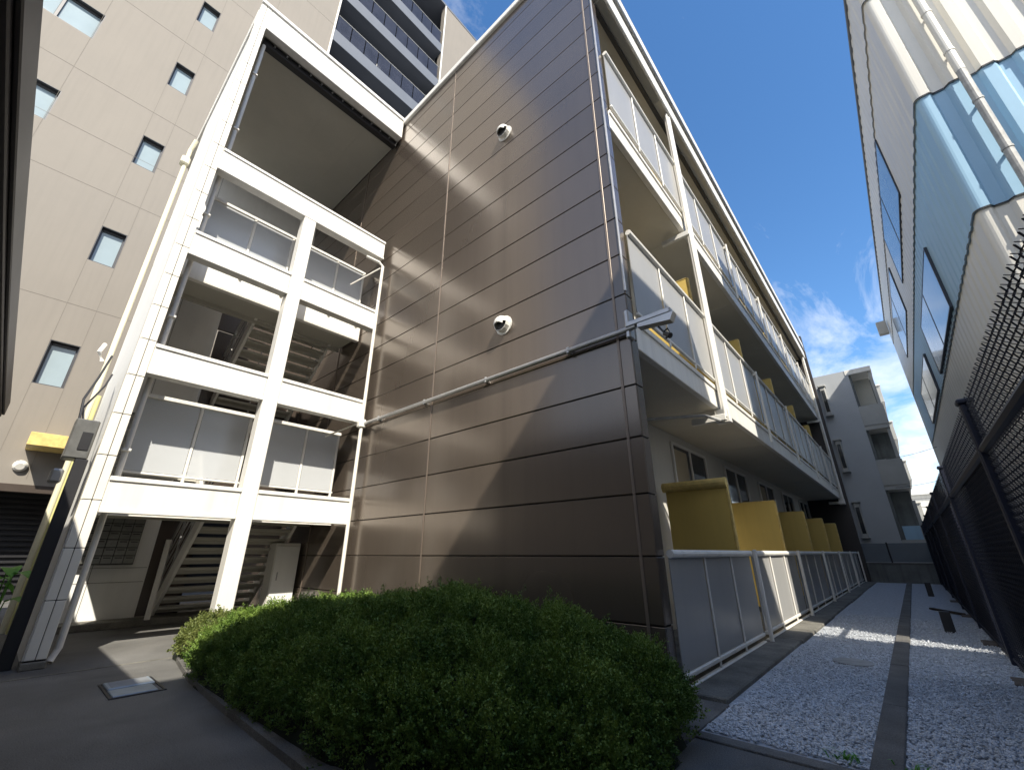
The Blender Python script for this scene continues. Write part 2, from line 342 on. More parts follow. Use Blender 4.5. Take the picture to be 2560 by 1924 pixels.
f = MB(); f.add([(-2.4,3.2,-.02),(-1.95,4.6,-.02),(-1.95,5.86,-.02),(-4.3,5.86,-.02),(-2.4,3.2,.03),(-1.95,4.6,.03),(-1.95,5.86,.03),(-4.3,5.86,.03)],[(4,5,6,7),(0,1,5,4),(1,2,6,5),(2,3,7,6),(3,0,4,7)])
f.bbox(-1.95, -.67, 4.78, 4.93, -.02, .02, .006)
tag(obj('path_edge', f, m_kerb), kind='structure', label='concrete edging where the pavement meets the gravel')
kb = MB()
pts = [(-10.1,2.62),(-9.2,2.42),(-7.8,2.25),(-6.2,2.17),(-5,2.13),(-3.9,2.1),(-3.0,2.25),(-2.3,2.7),(-1.97,3.3)]
prev = None
for (x0, y0), (x1, y1) in zip(pts, pts[1:]):
    kb.beam((x0, y0, .02), (x1, y1, .02), .15, .09)
tag(obj('kerb', kb, m_kerb), kind='structure', label='low curved concrete kerb around the shrub bed')
tag(obj('soil', MB().add([(-10,2.66,.02),(-9.2,2.46,.02),(-7.8,2.3,.02),(-6.2,2.21,.02),(-3.9,2.14,.02),(-2.4,2.8,.02),(-2.0,3.4,.02),(-1.9,4.2,.02),(-2.3,5.6,.02),(-10,5.6,.02)],[tuple(range(10))]), m_soil), kind='structure', label='dark soil of the planting bed')
j = MB(); j.box(-9.72, -9.66, -6, 2.4, -.01, .006)
tag(obj('paving_joint', j, m_conc), kind='structure', label='pale straight joint across the pavement')

# ================================================================ MAIN APARTMENT BLOCK
A = thing('apartment_building', 'three storey white and brown apartment block with open stair frame and long balconies', 'building', (-10, 6, 0))
XF = -10.3
# stair frame columns and beams
c = MB(); c.box(-10.56, -10.318, .69, .925, 0.0, 16.72); obj('column', c, m_groove, A)
tl = MB(); zt = [16.66]
z = 15.56
edges = [16.7]
while z > .3: edges.append(z); z -= .77
edges.append(.12)
for z1, z0 in zip(edges, edges[1:]):
    tl.bbox(-10.33, -10.3, .684, .802, z0+.006, z1-.006, .006)
    tl.bbox(-10.33, -10.3, .812, .93, z0+.006, z1-.006, .006)
    tl.box(-10.56, -10.332, .668, .686, z0+.006, z1-.006)
tile = obj('column_tiles', tl, m_tile, A)
obj('column_base', MB().bbox(-10.6, -10.26, .66, .95, 0, .1), m_conc, A)
obj('side_wall', MB().box(-15.3, -10.565, .70, .78, 2.8, 16.7).box(-12.6, -10.565, .70, .78, 0, 2.8), m_whitewall, A)
c = MB(); c.bbox(-10.6, -10.285, 3.04, 3.36, 0, 10.4); obj('column', c, m_white, A)
def hbeam(z0, z1, y0, y1, x0=-10.56, x1=-10.3):
    b = MB(); b.bbox(x0, x1, y0, y1, z0, z1, .015)
    return b
for z0, z1 in ((2.28, 2.88), (4.88, 5.5), (7.74, 8.36), (10.27, 10.92)):
    for y0, y1 in (((.935, 3.038), (3.362, 5.52)) if z0 < 10 else ((.935, 5.52),)):
        b = hbeam(z0, z1, y0, y1); b.bbox(-10.3, -10.27, y0, y1, z1-.07, z1+.012, .008); b.bbox(-10.3, -10.275, y0, y1, z0-.012, z0+.06, .008)
        obj('beam', b, m_white, A)
b = MB(); b.bbox(-10.56, -10.3, .935, 5.6, 15.76, 16.62, .015); b.bbox(-10.6, -10.25, .66, 5.62, 16.6, 16.74, .015)
obj('roof_beam', b, m_white, A)
b = MB(); b.box(-18, -10.58, .66, 5.6, 15.95, 16.7); obj('stair_roof', b, m_white, A)
b = MB(); b.box(-18, -10.6, .79, 5.64, 15.86, 15.94)
for y in (2.1, 3.3, 4.5): b.box(-18, -10.75, y, y+.012, 15.852, 15.862)
obj('soffit', b, m_soffit, A)
b = MB(); b.bbox(-10.86, -10.64, 1.0, 5.6, 15.6, 15.83); obj('roof_gutter', b, m_dark, A)
for i in range(12): obj('bolt', MB().tube([(-10.62, 1.3+i*.36, 15.7), (-10.57, 1.3+i*.36, 15.7)], .022, 8), m_steel, A)
b = MB(); b.tube([(-10.72,1.06,15.62),(-10.72,1.06,15.3),(-10.68,1.06,15.1),(-10.68,1.06,.2),(-10.62,1.0,.03)], .05, 12)
for z in (3.4, 6.3, 9.1, 12, 14.2): b.bbox(-10.75, -10.6, .99, 1.13, z, z+.06)
obj('downpipe', b, m_white, A, smooth=False)
# back wall of the stair hall
b = MB(); b.box(-15.12, -15.0, .78, 2.68, 0, 10.9); b.box(-17.2, -17.1, .78, 5.64, 10.9, 15.85)
obj('hall_wall', b, m_whitewall, A)
b = MB(); b.box(-15.12, -15.0, 2.68, 5.64, 2.5, 5.45); b.box(-15.12,-15.0,4.1,5.64,5.45,10.9); b.box(-15.12,-15,2.68,4.1,8.35,10.9)
obj('dark_hall_wall', b, m_doorbr, A)
obj('top_floor', MB().box(-17.1, -14.6, .78, 5.64, 10.6, 10.95), m_soffit, A)
jb = MB()
for z in (.95, 1.28, 3.6, 6.8, 9.3): jb.box(-15.0, -14.994, .8, 2.66, z, z+.01)
for y in (1.6,): jb.box(-15.0, -14.994, y, y+.01, .2, 15)
obj('wall_joints', jb, m_towjoint, A)
for z0 in (5.5,):
    d = obj('door', MB().bbox(-15.1, -15.02, 2.72, 4.06, z0, z0+2.8), m_doorbr, A)
    obj('handle', MB().tube([(-14.98,2.86,z0+1.3),(-14.98,2.86,z0+1.6)], .02, 8), m_steel, d)
b = MB(); b.box(-15.3, -15.2, 2.7, 3.62, 0, 2.5); b.box(-16.5,-15.2,3.55,3.62,0,2.5)
obj('dark_panelling', b, m_doorbr, A)
obj('lobby_floor', MB().bbox(-18, -14.3, .79, 5.6, 0, .14, .01), m_conc, A)
for z0 in (5.1,): obj('corridor_floor', MB().box(-15.0, -14.6, .79, 5.6, z0, z0+.38), m_white, A)
# landings, flights and rails
for L in (0, 5.46):
    zt = 2.74+L
    b = MB(); b.box(-12.6, -11.42, .8, 5.6, zt-.3, zt)
    b.box(-12.66, -12.56, .8, 5.6, zt-.42, zt+.02)
    obj('landing', b, m_soffit, A)
    b = MB(); b.bbox(-11.44, -11.35, .8, 5.62, zt-.42, zt+.02, .01); b.box(-11.5, -11.35, .8, 5.62, zt-.44, zt-.42)
    obj('landing_edge', b, m_white, A)
    # flight up from the back to the landing
    for (xa, za, xb, zb, ya, yb, mt) in ((-15.2, .14+L, -12.6, 2.5+L, 3.05, 5.25, m_soffit), (-12.6, 2.7+L, -15.1, 5.35+L, .98, 2.85, m_soffit)):
        nst = 10; t = MB()
        for i in range(nst):
            q = (i+.7)/nst; x = xa+(xb-xa)*q; z = za+(zb-za)*q
            t.bbox(x-.17, x+.17, ya+.04, yb-.04, z-.035, z+.035, .01)
            t.box(x-.15 if xb > xa else x+.13, x-.13 if xb > xa else x+.15, ya+.04, yb-.04, z-.12, z-.03)
        st = obj('stair_treads', t, mt, A)
        for y in (ya, yb):
            s_ = MB(); s_.beam((xa, y, za+.08), (xb, y, zb+.08), .07, .34)
            obj('stringer', s_, m_white, A)
        r = MB()
        yy = ya
        for q in (.03, .35, .67, .97):
            x = xa+(xb-xa)*q; z = za+(zb-za)*q; r.tube([(x, yy, z), (x, yy, z+1.75)], .03, 8)
        for h in (1.75, 1.4, 1.1, .8, .5):
            r.tube([(xa, yy, za+h), (xb, yy, zb+h)], .032 if h > 1.5 else .018, 8)
        obj('handrail', r, m_steel, A)
    for (y0, y1) in ((1.1, 3.25), (3.62, 5.5)):
        r = MB()
        r.bbox(-11.36, -11.28, y0, y1, zt+1.94, zt+2.03); r.bbox(-11.345, -11.295, y0, y1, zt+.36, zt+.41); r.bbox(-11.345, -11.295, y0, y1, zt+.14, zt+.18)
        for y in (y0+.02, (y0+y1)/2, y1-.06): r.bbox(-11.35, -11.29, y-.03, y+.03, zt, zt+1.95)
        ra = obj('guard_rail', r, m_white, A)
        gl = MB(); ym = (y0+y1)/2
        gl.box(-11.325, -11.31, y0+.06, ym-.04, zt+.42, zt+1.93); gl.box(-11.325, -11.31, ym+.04, y1-.1, zt+.42, zt+1.93)
        obj('rail_glass', gl, m_frost, ra)
p = MB(); p.tube([(-14.2, 2.8, .14), (-14.2, 2.8, 1.95)], .06, 10); obj('newel_post', p, m_white, A)
# thin pipe at the frame's right end, with arms
p = MB(); p.tube([(-10.4,5.0,10.14),(-10.3,5.4,10.08),(-10.24,5.5,9.95),(-10.24,5.5,4.95),(-10.24,5.5,0)], .045, 12)
p.tube([(-10.95,4.9,9.3),(-10.3,5.46,9.9)], .022, 8); p.tube([(-10.95,4.9,4.5),(-10.3,5.46,4.86)], .022, 8)
p.bbox(-10.33, -10.16, 5.4, 5.6, 4.72, 4.96, .03)
obj('drain_pipe', p, m_tile, A)
# brown gable wall: boards with open joints
YG = 5.66
obj('gable_backing', MB().box(-17.9, -2.52, YG+.03, YG+.24, 0, 16.5), m_groove, A)
b = MB(); z = -.046
while z < 16.6:
    z1 = min(z+.803, 16.55)
    for x0, x1 in ((-17.9, -12.62), (-12.6, -7.455), (-7.445, -2.72), (-2.71, -2.5)):
        b.bbox(x0, x1, YG, YG+.028, max(z, 0)+.009, z1-.009, .007)
    b.bbox(-2.528, -2.5, YG+.03, YG+.25, max(z, 0)+.009, z1-.009, .007)
    z += .803
obj('gable_siding', b, m_brown, A)
b = MB()
for x in (-12.61, -7.45, -2.715): b.bbox(x-.022, x+.022, YG-.012, YG+.0, 0, 16.5, .004)
obj('siding_battens', b, mat('brown_trim', (0.20, 0.16, 0.13), rough=0.4, metal=0.3), A)
b = MB(); b.tube([(-2.49, YG-.006, 5.62), (-2.49, YG-.006, 16.5)], .022, 8); obj('corner_trim', b, m_steel, A)
b = MB(); b.bbox(-17.9, -2.45, YG-.09, YG+.3, 16.5, 16.72, .02); obj('parapet_cap', b, m_white, A)
def hood(x, z):
    h = MB(); r = .17; rows = []; nU, nV = 14, 7
    # ball-like hood with mouth facing down and outward
    vs = []; fs = []
    for i in range(nV+1):
        ph = math.pi*.5*i/nV
        for k in range(nU):
            th = math.pi*2*k/nU
            vs.append((x+r*math.cos(th)*math.cos(ph), YG-.10-r*math.sin(ph)*.85, z+r*math.sin(th)*math.cos(ph)))
    for i in range(nV):
        for k in range(nU):
            zc = z+r*math.sin(math.pi*2*(k+.5)/nU)*math.cos(math.pi*.5*i/nV)
            if zc < z-.03 and i > 0: continue
            fs.append((i*nU+k, i*nU+(k+1) % nU, (i+1)*nU+(k+1) % nU, (i+1)*nU+k))
    h.add(vs, fs)
    h.tube([(x, YG, z), (x, YG-.10, z)], r, 14, cap=False)
    h.tube([(x, YG-.002, z), (x, YG-.02, z)], r+.045, 18)
    o = obj('vent_hood', h, m_white, A, norm=False)
    sm = o.modifiers.new('s', 'SOLIDIFY'); sm.thickness = .006; sm.offset = -1
    obj('vent_mouth', MB().tube([(x, YG-.03, z-.02), (x, YG-.12, z-.05)], .11, 12), m_dark, o)
hood(-5.2, 6.0); hood(-5.2, 11.62)
c = MB(); c.tube([(-10.2, YG-.1, 4.85), (-2.55, YG-.1, 4.85), (-2.35, YG-.1, 4.86)], .045, 12)
for x in (-9.5, -7.6, -5.6, -3.6): c.bbox(x-.03, x+.03, YG-.14, YG, 4.79, 4.91)
c.tube([(-10.22,5.5,4.85),(-10.2, YG-.1, 4.85)], .045, 10)
obj('conduit', c, m_steel, A)
# lamp on the end of the conduit
l = MB(); l.bbox(-2.5, -1.78, YG-.16, YG-.04, 4.86, 4.96, .02); l.add([(-2.3,YG-.16,4.80),(-1.80,YG-.16,4.74),(-1.80,YG-.02,4.74),(-2.3,YG-.02,4.80),(-2.3,YG-.16,4.86),(-1.74,YG-.16,4.86),(-1.74,YG-.02,4.86),(-2.3,YG-.02,4.86)],[(0,3,2,1),(4,5,6,7),(0,1,5,4),(1,2,6,5),(2,3,7,6),(3,0,4,7)]); l.bbox(-2.52, -2.44, YG-.12, YG+.06, 4.7, 5.2, .02)
fl = obj('floodlight', l, m_steel, A)
l = MB(); l.tube([(-2.0,YG-.1,4.72),(-1.93,YG-.12,4.6),(-1.86,YG-.14,4.62),(-1.83,YG-.12,4.52),(-1.92,YG-.1,4.5)], .016, 6)
l.tube([(-1.93,YG-.1,4.58),(-1.84,YG-.13,4.5)], [.03,.045], 10)
obj('lamp_cable', l, m_dark, fl)
# body behind the balconies
XB = -4.25; YE = 33.45
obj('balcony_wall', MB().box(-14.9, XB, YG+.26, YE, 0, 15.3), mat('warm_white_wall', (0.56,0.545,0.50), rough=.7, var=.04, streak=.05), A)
FL = [.07, 5.2, 10.25]
ybay = [5.92]+[10+4.6*i for i in range(6)]
for s_i, (z0, z1) in enumerate(((4.65, 5.2), (9.73, 10.25))):
    b = MB(); b.bbox(-2.62, -2.5, YG+.25, YE, z0, z1, .012); b.bbox(-2.5, -2.47, YG+.26, YE, z1-.10, z1, .006)
    obj('slab_edge', b, m_white, A)
    b = MB(); b.box(XB-.01, -2.63, YG+.26, YE, z0+.03, z1-.02)
    for i in range(1, 7): b.box(XB, -2.7, 5.9+4.6*i-.4, 5.9+4.6*i-.388, z0+.022, z0+.032)
    obj('balcony_slab', b, m_balsoff, A)
# rails and panels of each bay
def rail_bay(zf, y0, y1, top, ground=False, nd=3):
    xp = -2.46
    r = MB(); r.tube([(xp+.02, y0+.03, top), (xp+.02, y1-.03, top)], .055, 10)
    r.bbox(xp-.03, xp+.03, y0+.03, y1-.03, zf+.02, zf+.08)
    if ground: r.bbox(xp-.03, xp+.04, y0+.03, y1-.05, zf-.12, zf-.05)
    for i in range(1, nd):
        y = y0+(y1-y0)*i/nd; r.bbox(xp+.005, xp+.035, y-.016, y+.016, zf-.1, top)
    q = obj('balcony_rail', r, m_white, A)
    pn = MB()
    for i in range(nd):
        a0 = y0+(y1-y0)*i/nd; a1 = y0+(y1-y0)*(i+1)/nd
        pn.box(xp-.01, xp+.004, a0+.025, a1-.025, zf+.09, top-.05)
    obj('rail_panel', pn, m_panel, q)
    return q
for i in range(6):
    y0 = ybay[i]; y1 = ybay[i+1]-.0
    y0 = y0+(.0 if i == 0 else .05); y1 -= .08
    rail_bay(.14, y0, y1, 1.59, True); rail_bay(5.26, y0, y1, 7.0); rail_bay(10.32, y0, y1, 12.1)
for i in range(1, 7):
    y = ybay[i]
    b = MB(); b.bbox(-2.40, -2.33, y-.03, y+.03, 0, 1.66); obj('rail_post', b, m_white, A)
    if i in (1, 6):
        b = MB(); b.bbox(-2.47, -2.31, y-.07, y+.07, 4.4, 14.15, .02); b.bbox(-2.6,-2.3,y-.09,y+.09,4.3,4.62)
        b.tube([(-2.36,y-.16,4.4),(-2.36,y-.16,14.1)], .04, 10)
        b.bbox(-3.1, -2.35, y-.22, y-.12, 9.45, 9.6); b.bbox(-3.1, -2.35, y-.22, y-.12, 4.32, 4.47)
        obj('pillar', b, m_white, A)
    else:
        b = MB(); b.bbox(-2.40, -2.34, y-.03, y+.03, 4.7, 7.05); obj('rail_post', b, m_white, A)
        b = MB(); b.bbox(-2.40, -2.34, y-.03, y+.03, 9.8, 12.15); obj('rail_post', b, m_white, A)
    for z0, z1 in ((.2, 3.0), (5.25, 8.3), (10.3, 12.5)):
        if i == 6: continue
        mt = m_yellow
        p_ = MB(); p_.bbox(XB+.25, -2.68, y-.02, y+.02, z0, z1, .01)
        pr = obj('partition', p_, mt, A)
        p_ = MB()
        for a0, a1, b0, b1 in ((XB+.2, -2.66, z1-.0, z1+.03), (-2.68, -2.63, z0, z1)): p_.bbox(a0, a1, y-.03, y+.03, b0, b1, .01)
        if i == 1 and z0 < 1: p_.tube([(XB+.2, y-.02, z1+.02), (-2.64, y-.02, z1+.02)], .11, 12)
        obj('partition_frame', p_, m_yellowtrim, pr)
p_ = MB(); p_.bbox(XB+.3, -2.66, 7.9, 7.94, .2, 2.2); 
# windows under the balconies, three storeys
mframe = mat('white_window_frame', (.7,.69,.66), rough=.4)
for s_i, zf in enumerate(FL):
    for i in range(6):
        y0 = 6.75+4.65*i; y1 = y0+2.55; zt = zf+(4.3 if s_i == 0 else 3.7)
        if y1 > YE-.3: continue
        fr = MB()
        fr.bbox(XB, XB+.07, y0-.08, y0, zf+.1, zt+.08); fr.bbox(XB, XB+.07, y1, y1+.08, zf+.1, zt+.08); fr.bbox(XB, XB+.07, y0, y1, zt, zt+.08); fr.bbox(XB, XB+.07, y0, y1, zf+.1, zf+.18)
        fr.bbox(XB+.0, XB+.06, (y0+y1)/2-.04, (y0+y1)/2+.04, zf+.18, zt)
        wn = obj('window', fr, mframe, A)
        obj('pane', MB().box(XB+.004, XB+.02, y0, y1, zf+.18, zt), m_glassd, wn)
        if s_i == 0:
            cu = MB(); n_ = 10
            prof = [(XB+.024+.004*(k_ % 2), y0+.12+(y1-y0)*.36*k_/n_) for k_ in range(n_+1)]
            if i in (0, 1, 3): obj('curtain', cu.extr(prof, zf+.6, zt-.1), mat('curtain', (.42, .36, .26), rough=.9), wn)
b = MB()
for x in (-3.9, -3.75): b.tube([(x, 6.1, 0), (x, 6.1, 4.6)], .06, 12)
b.tube([(-2.45, 9.7, 4.3), (-2.7, 9.5, 4.42), (-3.3, 8.9, 4.35), (-3.95, 8.3, 4.28), (-4.1, 8.1, 4.1), (-4.12, 8.1, .1)], .035, 8)
obj('balcony_drain', b, m_pipegrey, A)
# eave
b = MB(); b.box(XB-.3, -2.32, YG+.2, YE+.4, 14.16, 15.0); obj('eave', b, m_balsoff, A)
b = MB()
for i in range(8): b.box(-2.52+.0, -2.34, YG+.3, 9.3, 14.105+0*i, 14.158) if i == 0 else b.box(-2.5+.022*i-.004, -2.5+.022*i+.008, YG+.3, 9.3, 14.08, 14.106)
obj('ribbed_soffit', b, m_soffit, A)
b = MB(); b.box(-2.62, -2.52, YG+.25, YE, 14.02, 14.155); obj('eave_gap', b, m_dark, A)
b = MB(); b.bbox(-2.33, -2.26, YG+.0, YE+.5, 14.1, 14.72, .015); b.bbox(-2.30, -2.2, YG-.05, YE+.5, 14.74, 15.25, .03)
obj('fascia', b, m_white, A)
b = MB(); b.tube([(-2.2, YG-.05, 14.73), (-2.2, YE+.5, 14.73)], .03, 8); obj('gutter_lip', b, m_steel, A)
b = MB(); b.add([(-2.2,YG,15.26),(-2.2,YE+.5,15.26),(-10,YE+.5,16.4),(-10,YG+.3,16.4),(-17.5,YE+.5,15.2),(-17.5,YG+.3,15.2)], [(0,1,2,3),(3,2,4,5)])
obj('roof_sheet', b, m_steel, A)
b = MB(); b.bbox(XB-2, -2.18, YE, YE+.35, 0, 15.9); obj('end_fin', b, mat('dark_fin', (.035,.03,.03), rough=.5), A)

# mailboxes
Mb = thing('mailbox_bank', 'worn grey steel mailboxes on the white wall of the stair lobby', 'mailboxes', (-14.98, 1.3, 1.4))
fr = MB(); fr.bbox(-14.99, -14.80, 1.22, 2.32, 1.36, 2.52); obj('cabinet', fr, m_dark, Mb)
for i in range(5):
    for k_ in range(6):
        y = 1.26+i*.212; z = 1.39+k_*.187
        d = MB(); d.bbox(-14.80, -14.785+random.uniform(0, .012), y, y+.2, z, z+.172, .01)
        dd = obj('mailbox_door', d, m_mail, Mb)
        obj('slot', MB().box(-14.784, -14.776, y+.03, y+.17, z+.12, z+.14), m_dark, dd)
# white cabinet by the brown wall
Wc = thing('storage_cabinet', 'white cabinet standing under the stairs against the brown wall', 'cabinet', (-13, 5.2, 0))
obj('body', MB().bbox(-13.4, -12.9, 4.95, 5.6, .05, 1.88, .02), m_white, Wc)
d = obj('door', MB().bbox(-12.9, -12.87, 4.97, 5.58, .1, 1.8, .01), m_whitewall, Wc)
obj('handle', MB().tube([(-12.86, 5.08, .95), (-12.86, 5.08, 1.15)], .015, 8), m_steel, d)

# ================================================================ BEIGE TOWER
T = thing('apartment_tower', 'tall beige apartment tower rising behind the stair frame with a column of small windows', 'building', (-24, 0, 0))
XT = -24.0
def sc8(z): return 1.6+(z-1.6)*.8
ry0, ry1 = 7.7*.8, 20.2*.8
holes = []
for zb in (9.35, 16.64, 23.93, 31.14, 38.3, 45.6, 52.8, 60.0, 67): holes.append((-1.24*.8, -.12*.8, sc8(zb), sc8(zb+2.35)))
for zb in (23.86, 31.0, 38.2, 45.4, 52.6, 59.8, 67): holes.append((-8.3*.8, -4.9*.8, sc8(zb), sc8(zb+2.35)))
ZT = 58.3
# wall with window holes: grid decomposition
ys = sorted(set([-22, 6.16]+[h[0] for h in holes]+[h[1] for h in holes])); zs = sorted(set([4.0, ZT]+[h[2] for h in holes]+[h[3] for h in holes]))
wl = MB()
for a0, a1 in zip(ys, ys[1:]):
    run = None
    for b0, b1 in zip(zs, zs[1:]):
        cy, cz = (a0+a1)/2, (b0+b1)/2
        inside = any(h[0] < cy < h[1] and h[2] < cz < h[3] for h in holes)
        if inside:
            if run is not None: wl.box(XT-.6, XT, a0, a1, run, b0); run = None
        elif run is None: run = b0
    if run is not None: wl.box(XT-.6, XT, a0, a1, run, ZT)
wl.box(XT-.6, XT, ry1, 34, 0, ZT)
obj('wall', wl, m_tower, T)
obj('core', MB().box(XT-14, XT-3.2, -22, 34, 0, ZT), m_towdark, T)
obj('roof_slab', MB().box(XT-14, XT+.04, -22, 34, ZT, ZT+.3), m_towgrey, T)
jn = MB()
for z in (11.4, 17.2, 19.83, 22.96, 28.8, 34.6, 40.4, 46.2): jn.box(XT, XT+.006, -16, 6.1, z, z+.016)
for y in (-1.0, -.09, -4.0, 2.4): jn.box(XT, XT+.005, y, y+.013, 4.2, 58)
obj('wall_joints', jn, m_towjoint, T)
mwf = mat('dark_window_frame', (.075,.075,.08), rough=.4, metal=.4)
for (y0, y1, z0, z1) in holes:
    if z1 > 50: continue
    fr = MB(); t_ = .09; wide = y1-y0 > 2
    X = XT-.32
    for q in ((y0, y0+t_, z0, z1), (y1-t_, y1, z0, z1), (y0+t_, y1-t_, z0, z0+t_), (y0+t_, y1-t_, z1-t_*1.6, z1)): fr.bbox(X, X+.1, *q)
    fr.box(XT-.6, XT-.004, y0, y0+.03, z0, z1); fr.box(XT-.6, XT-.004, y1-.03, y1, z0, z1); fr.box(XT-.6, XT-.004, y0+.03, y1-.03, z1-.03, z1); fr.box(XT-.6, XT-.002, y0+.03, y1-.03, z0, z0+.03)
    if wide: fr.bbox(X, X+.12, (y0+y1)/2-.06, (y0+y1)/2+.06, z0, z1)
    wn = obj('window', fr, mwf, T)
    obj('pane', MB().box(X+.02, X+.04, y0+.05, y1-.05, z0+.05, z1-.05), m_glassb, wn)
# recessed balconies
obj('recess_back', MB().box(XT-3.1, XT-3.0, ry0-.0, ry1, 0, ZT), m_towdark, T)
b = MB(); b.bbox(XT-.05, XT+.06, ry0-.14, ry0+.0, 4, ZT); b.bbox(XT-.05, XT+.06, ry1, ry1+.16, 4, ZT); obj('recess_trim', b, m_white, T)
for i in range(-3, 4):
    zb = sc8(48.2+7.05*i); 
    if zb < 6 or zb > 54: continue
    sb = obj('balcony_slab', MB().bbox(XT-3.0, XT-.02, ry0, ry1, zb, zb+1.3), m_towgrey, T)
    r = MB(); nn = 8
    for k_ in range(nn):
        a0 = ry0+.1+(ry1-ry0-.2)*k_/nn; a1 = a0+(ry1-ry0-.2)/nn-.09
        r.box(XT-.10, XT-.08, a0, a1, zb+1.3, zb+3.2)
    obj('balcony_glass', r, m_railglass, sb)
    r = MB(); r.bbox(XT-1.6, XT-1.5, ry0+4.3, ry0+4.75, zb+1.3, zb+4.0); r.bbox(XT-.12, XT-.06, ry0+.1, ry1-.1, zb+3.2, zb+3.26)
    obj('balcony_screen', r, m_greytrim, sb)
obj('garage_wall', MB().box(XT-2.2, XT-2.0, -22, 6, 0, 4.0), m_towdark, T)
lv = MB()
for i in range(18): lv.box(XT-1.99, XT-1.9, -5, 3, .3+i*.2, .38+i*.2)
obj('garage_louvre', lv, m_dark, T)
obj('soffit', MB().box(XT-2.2, XT-.02, -22, 6, 4.0, 4.1), m_soffit, T)
obj('lintel', MB().bbox(XT-.3, XT+.03, -22, 6, 3.72, 4.0), m_doorbr, T)
obj('canopy', MB().bbox(XT, XT+1.3, -.42, .95, 5.25, 5.72), m_yellowtrim, T)
h = MB(); h.tube([(XT, -.36, 4.64), (XT+.12, -.36, 4.64), (XT+.22, -.36, 4.6)], [.2, .2, .12], 14); obj('vent_hood', h, m_white, T)
pl = MB(); pl.box(XT-.6, XT-.1, -22, -9, 0, 4)
obj('pier', pl, m_tower, T)

# ================================================================ CORRUGATED BUILDING (right)
B = thing('corrugated_building', 'corrugated building with a blue band between cream bands, right of the gravel lane', 'building', (3, 11, 0))
XC, YC, YR = 2.56, 10.77, 36.0
def corr_profile(off):
    pr = []
    per = .49; d = .069
    # lane face, from far to the corner (x = XC, decreasing y)
    y = YR
    out = XC-off; inn = XC-off+.018
    while y > YC+.62:
        pr += [(inn, y), (inn, y-.15), (out, y-.22), (out, y-.41)]
        y -= per
    # rounded corner
    r = .14
    for k_ in range(7):
        t = math.pi/2*k_/6
        pr.append((out+r-r*math.cos(t), YC-off+r-r*math.sin(t)))
    x = XC+.2
    o2 = YC-off; i2 = YC-off+d+.015
    while x < 12:
        pr += [(x, o2), (x+.055, i2), (x+.24, i2), (x+.31, o2), (x+.42, o2)]
        x += per
    return pr
pe = corr_profile(0)
def band(z0, z1, off, mt, nm, lab=None):
    pr = corr_profile(off); b = MB().extr(pr, z0, z1)
    # turned-in lower lip
    n = len(pr); inner = [(x+.10, y+.10) for x, y in pr]
    b.add([(x, y, z0) for x, y in pr]+[(x, y, z0) for x, y in inner], [(i, i+1, n+i+1, n+i) for i in range(n-1)])
    return obj(nm, b, mt, B, norm=False)
band(-.1, 7.81, 0, m_cream, 'lower_cladding', 'cream corrugated cladding')
band(7.78, 10.98, .03, m_blue, 'middle_cladding', 'blue corrugated cladding')
band(10.95, 14.62, .06, m_cream, 'upper_cladding', 'cream corrugated cladding')
band(14.59, 16.24, .09, m_cream, 'top_cladding', 'cream corrugated cladding')
for z in (7.78, 10.95, 14.59):
    off = {7.78: .03, 10.95: .06, 14.59: .09}[z]
    pr = corr_profile(off+.004); obj('sheet_joint', MB().extr(pr, z-.022, z+.012), m_dark, B, norm=False)
obj('inner_wall', MB().box(XC+.22, 12, YC+.22, YR, 0, 16.1), m_greywall, B)
obj('end_wall', MB().box(XC-.05, 12, YR, YR+.15, 0, 16.24), m_cream, B)
rf = MB(); rf.bbox(XC-.14, 12, YC-.14, YR+.2, 16.24, 16.34, .02)
obj('roof_edge', rf, m_towgrey, B)
mbf = mat('navy_window_frame', (.02,.03,.05), rough=.4)
for (y0, y1, z0, z1) in ((15.7, 22.0, 12.16, 14.4), (24.3, 30.7, 11.8, 14.1), (15.7, 21.9, 7.98, 9.92), (24.3, 30.7, 7.96, 9.56)):
    fr = MB(); X = XC-.10
    for q in ((y0-.06, y0+.02, z0-.06, z1+.06), (y1-.02, y1+.06, z0-.06, z1+.06), (y0, y1, z0-.06, z0), (y0, y1, z1, z1+.06), ((y0+y1)/2-.06, (y0+y1)/2+.06, z0, z1)): fr.bbox(X, XC+.1, *q)
    for k_ in (1, 3): fr.bbox(X+.02, XC, y0+(y1-y0)*k_/4-.03, y0+(y1-y0)*k_/4+.03, z0, z1)
    wn = obj('window', fr, mbf, B)
    obj('pane', MB().box(XC-.092, XC-.08, y0, y1, z0, z1), m_glassb, wn)
for (z0, z1, mt, rr) in ((10.97, 17, m_cream, .08), (0, 10.97, m_pipegrey, .075)):
    p = MB(); p.tube([(3.25, YC-.2, z0), (3.25, YC-.2, z1)], rr, 14)
    for z in np.arange(z0+.6, z1, 1.35): p.tube([(3.25, YC-.2, z), (3.25, YC-.2, z+.05)], rr+.012, 14); p.bbox(3.21, 3.29, YC-.2, YC+.05, z+.01, z+.04)
    obj('downpipe', p, mt, B)
p = MB(); p.bbox(XC-.65, XC-.15, YR-1.6, YR-1.2, 14.9, 15.8, .03); obj('wall_lamp', p, m_greytrim, B)

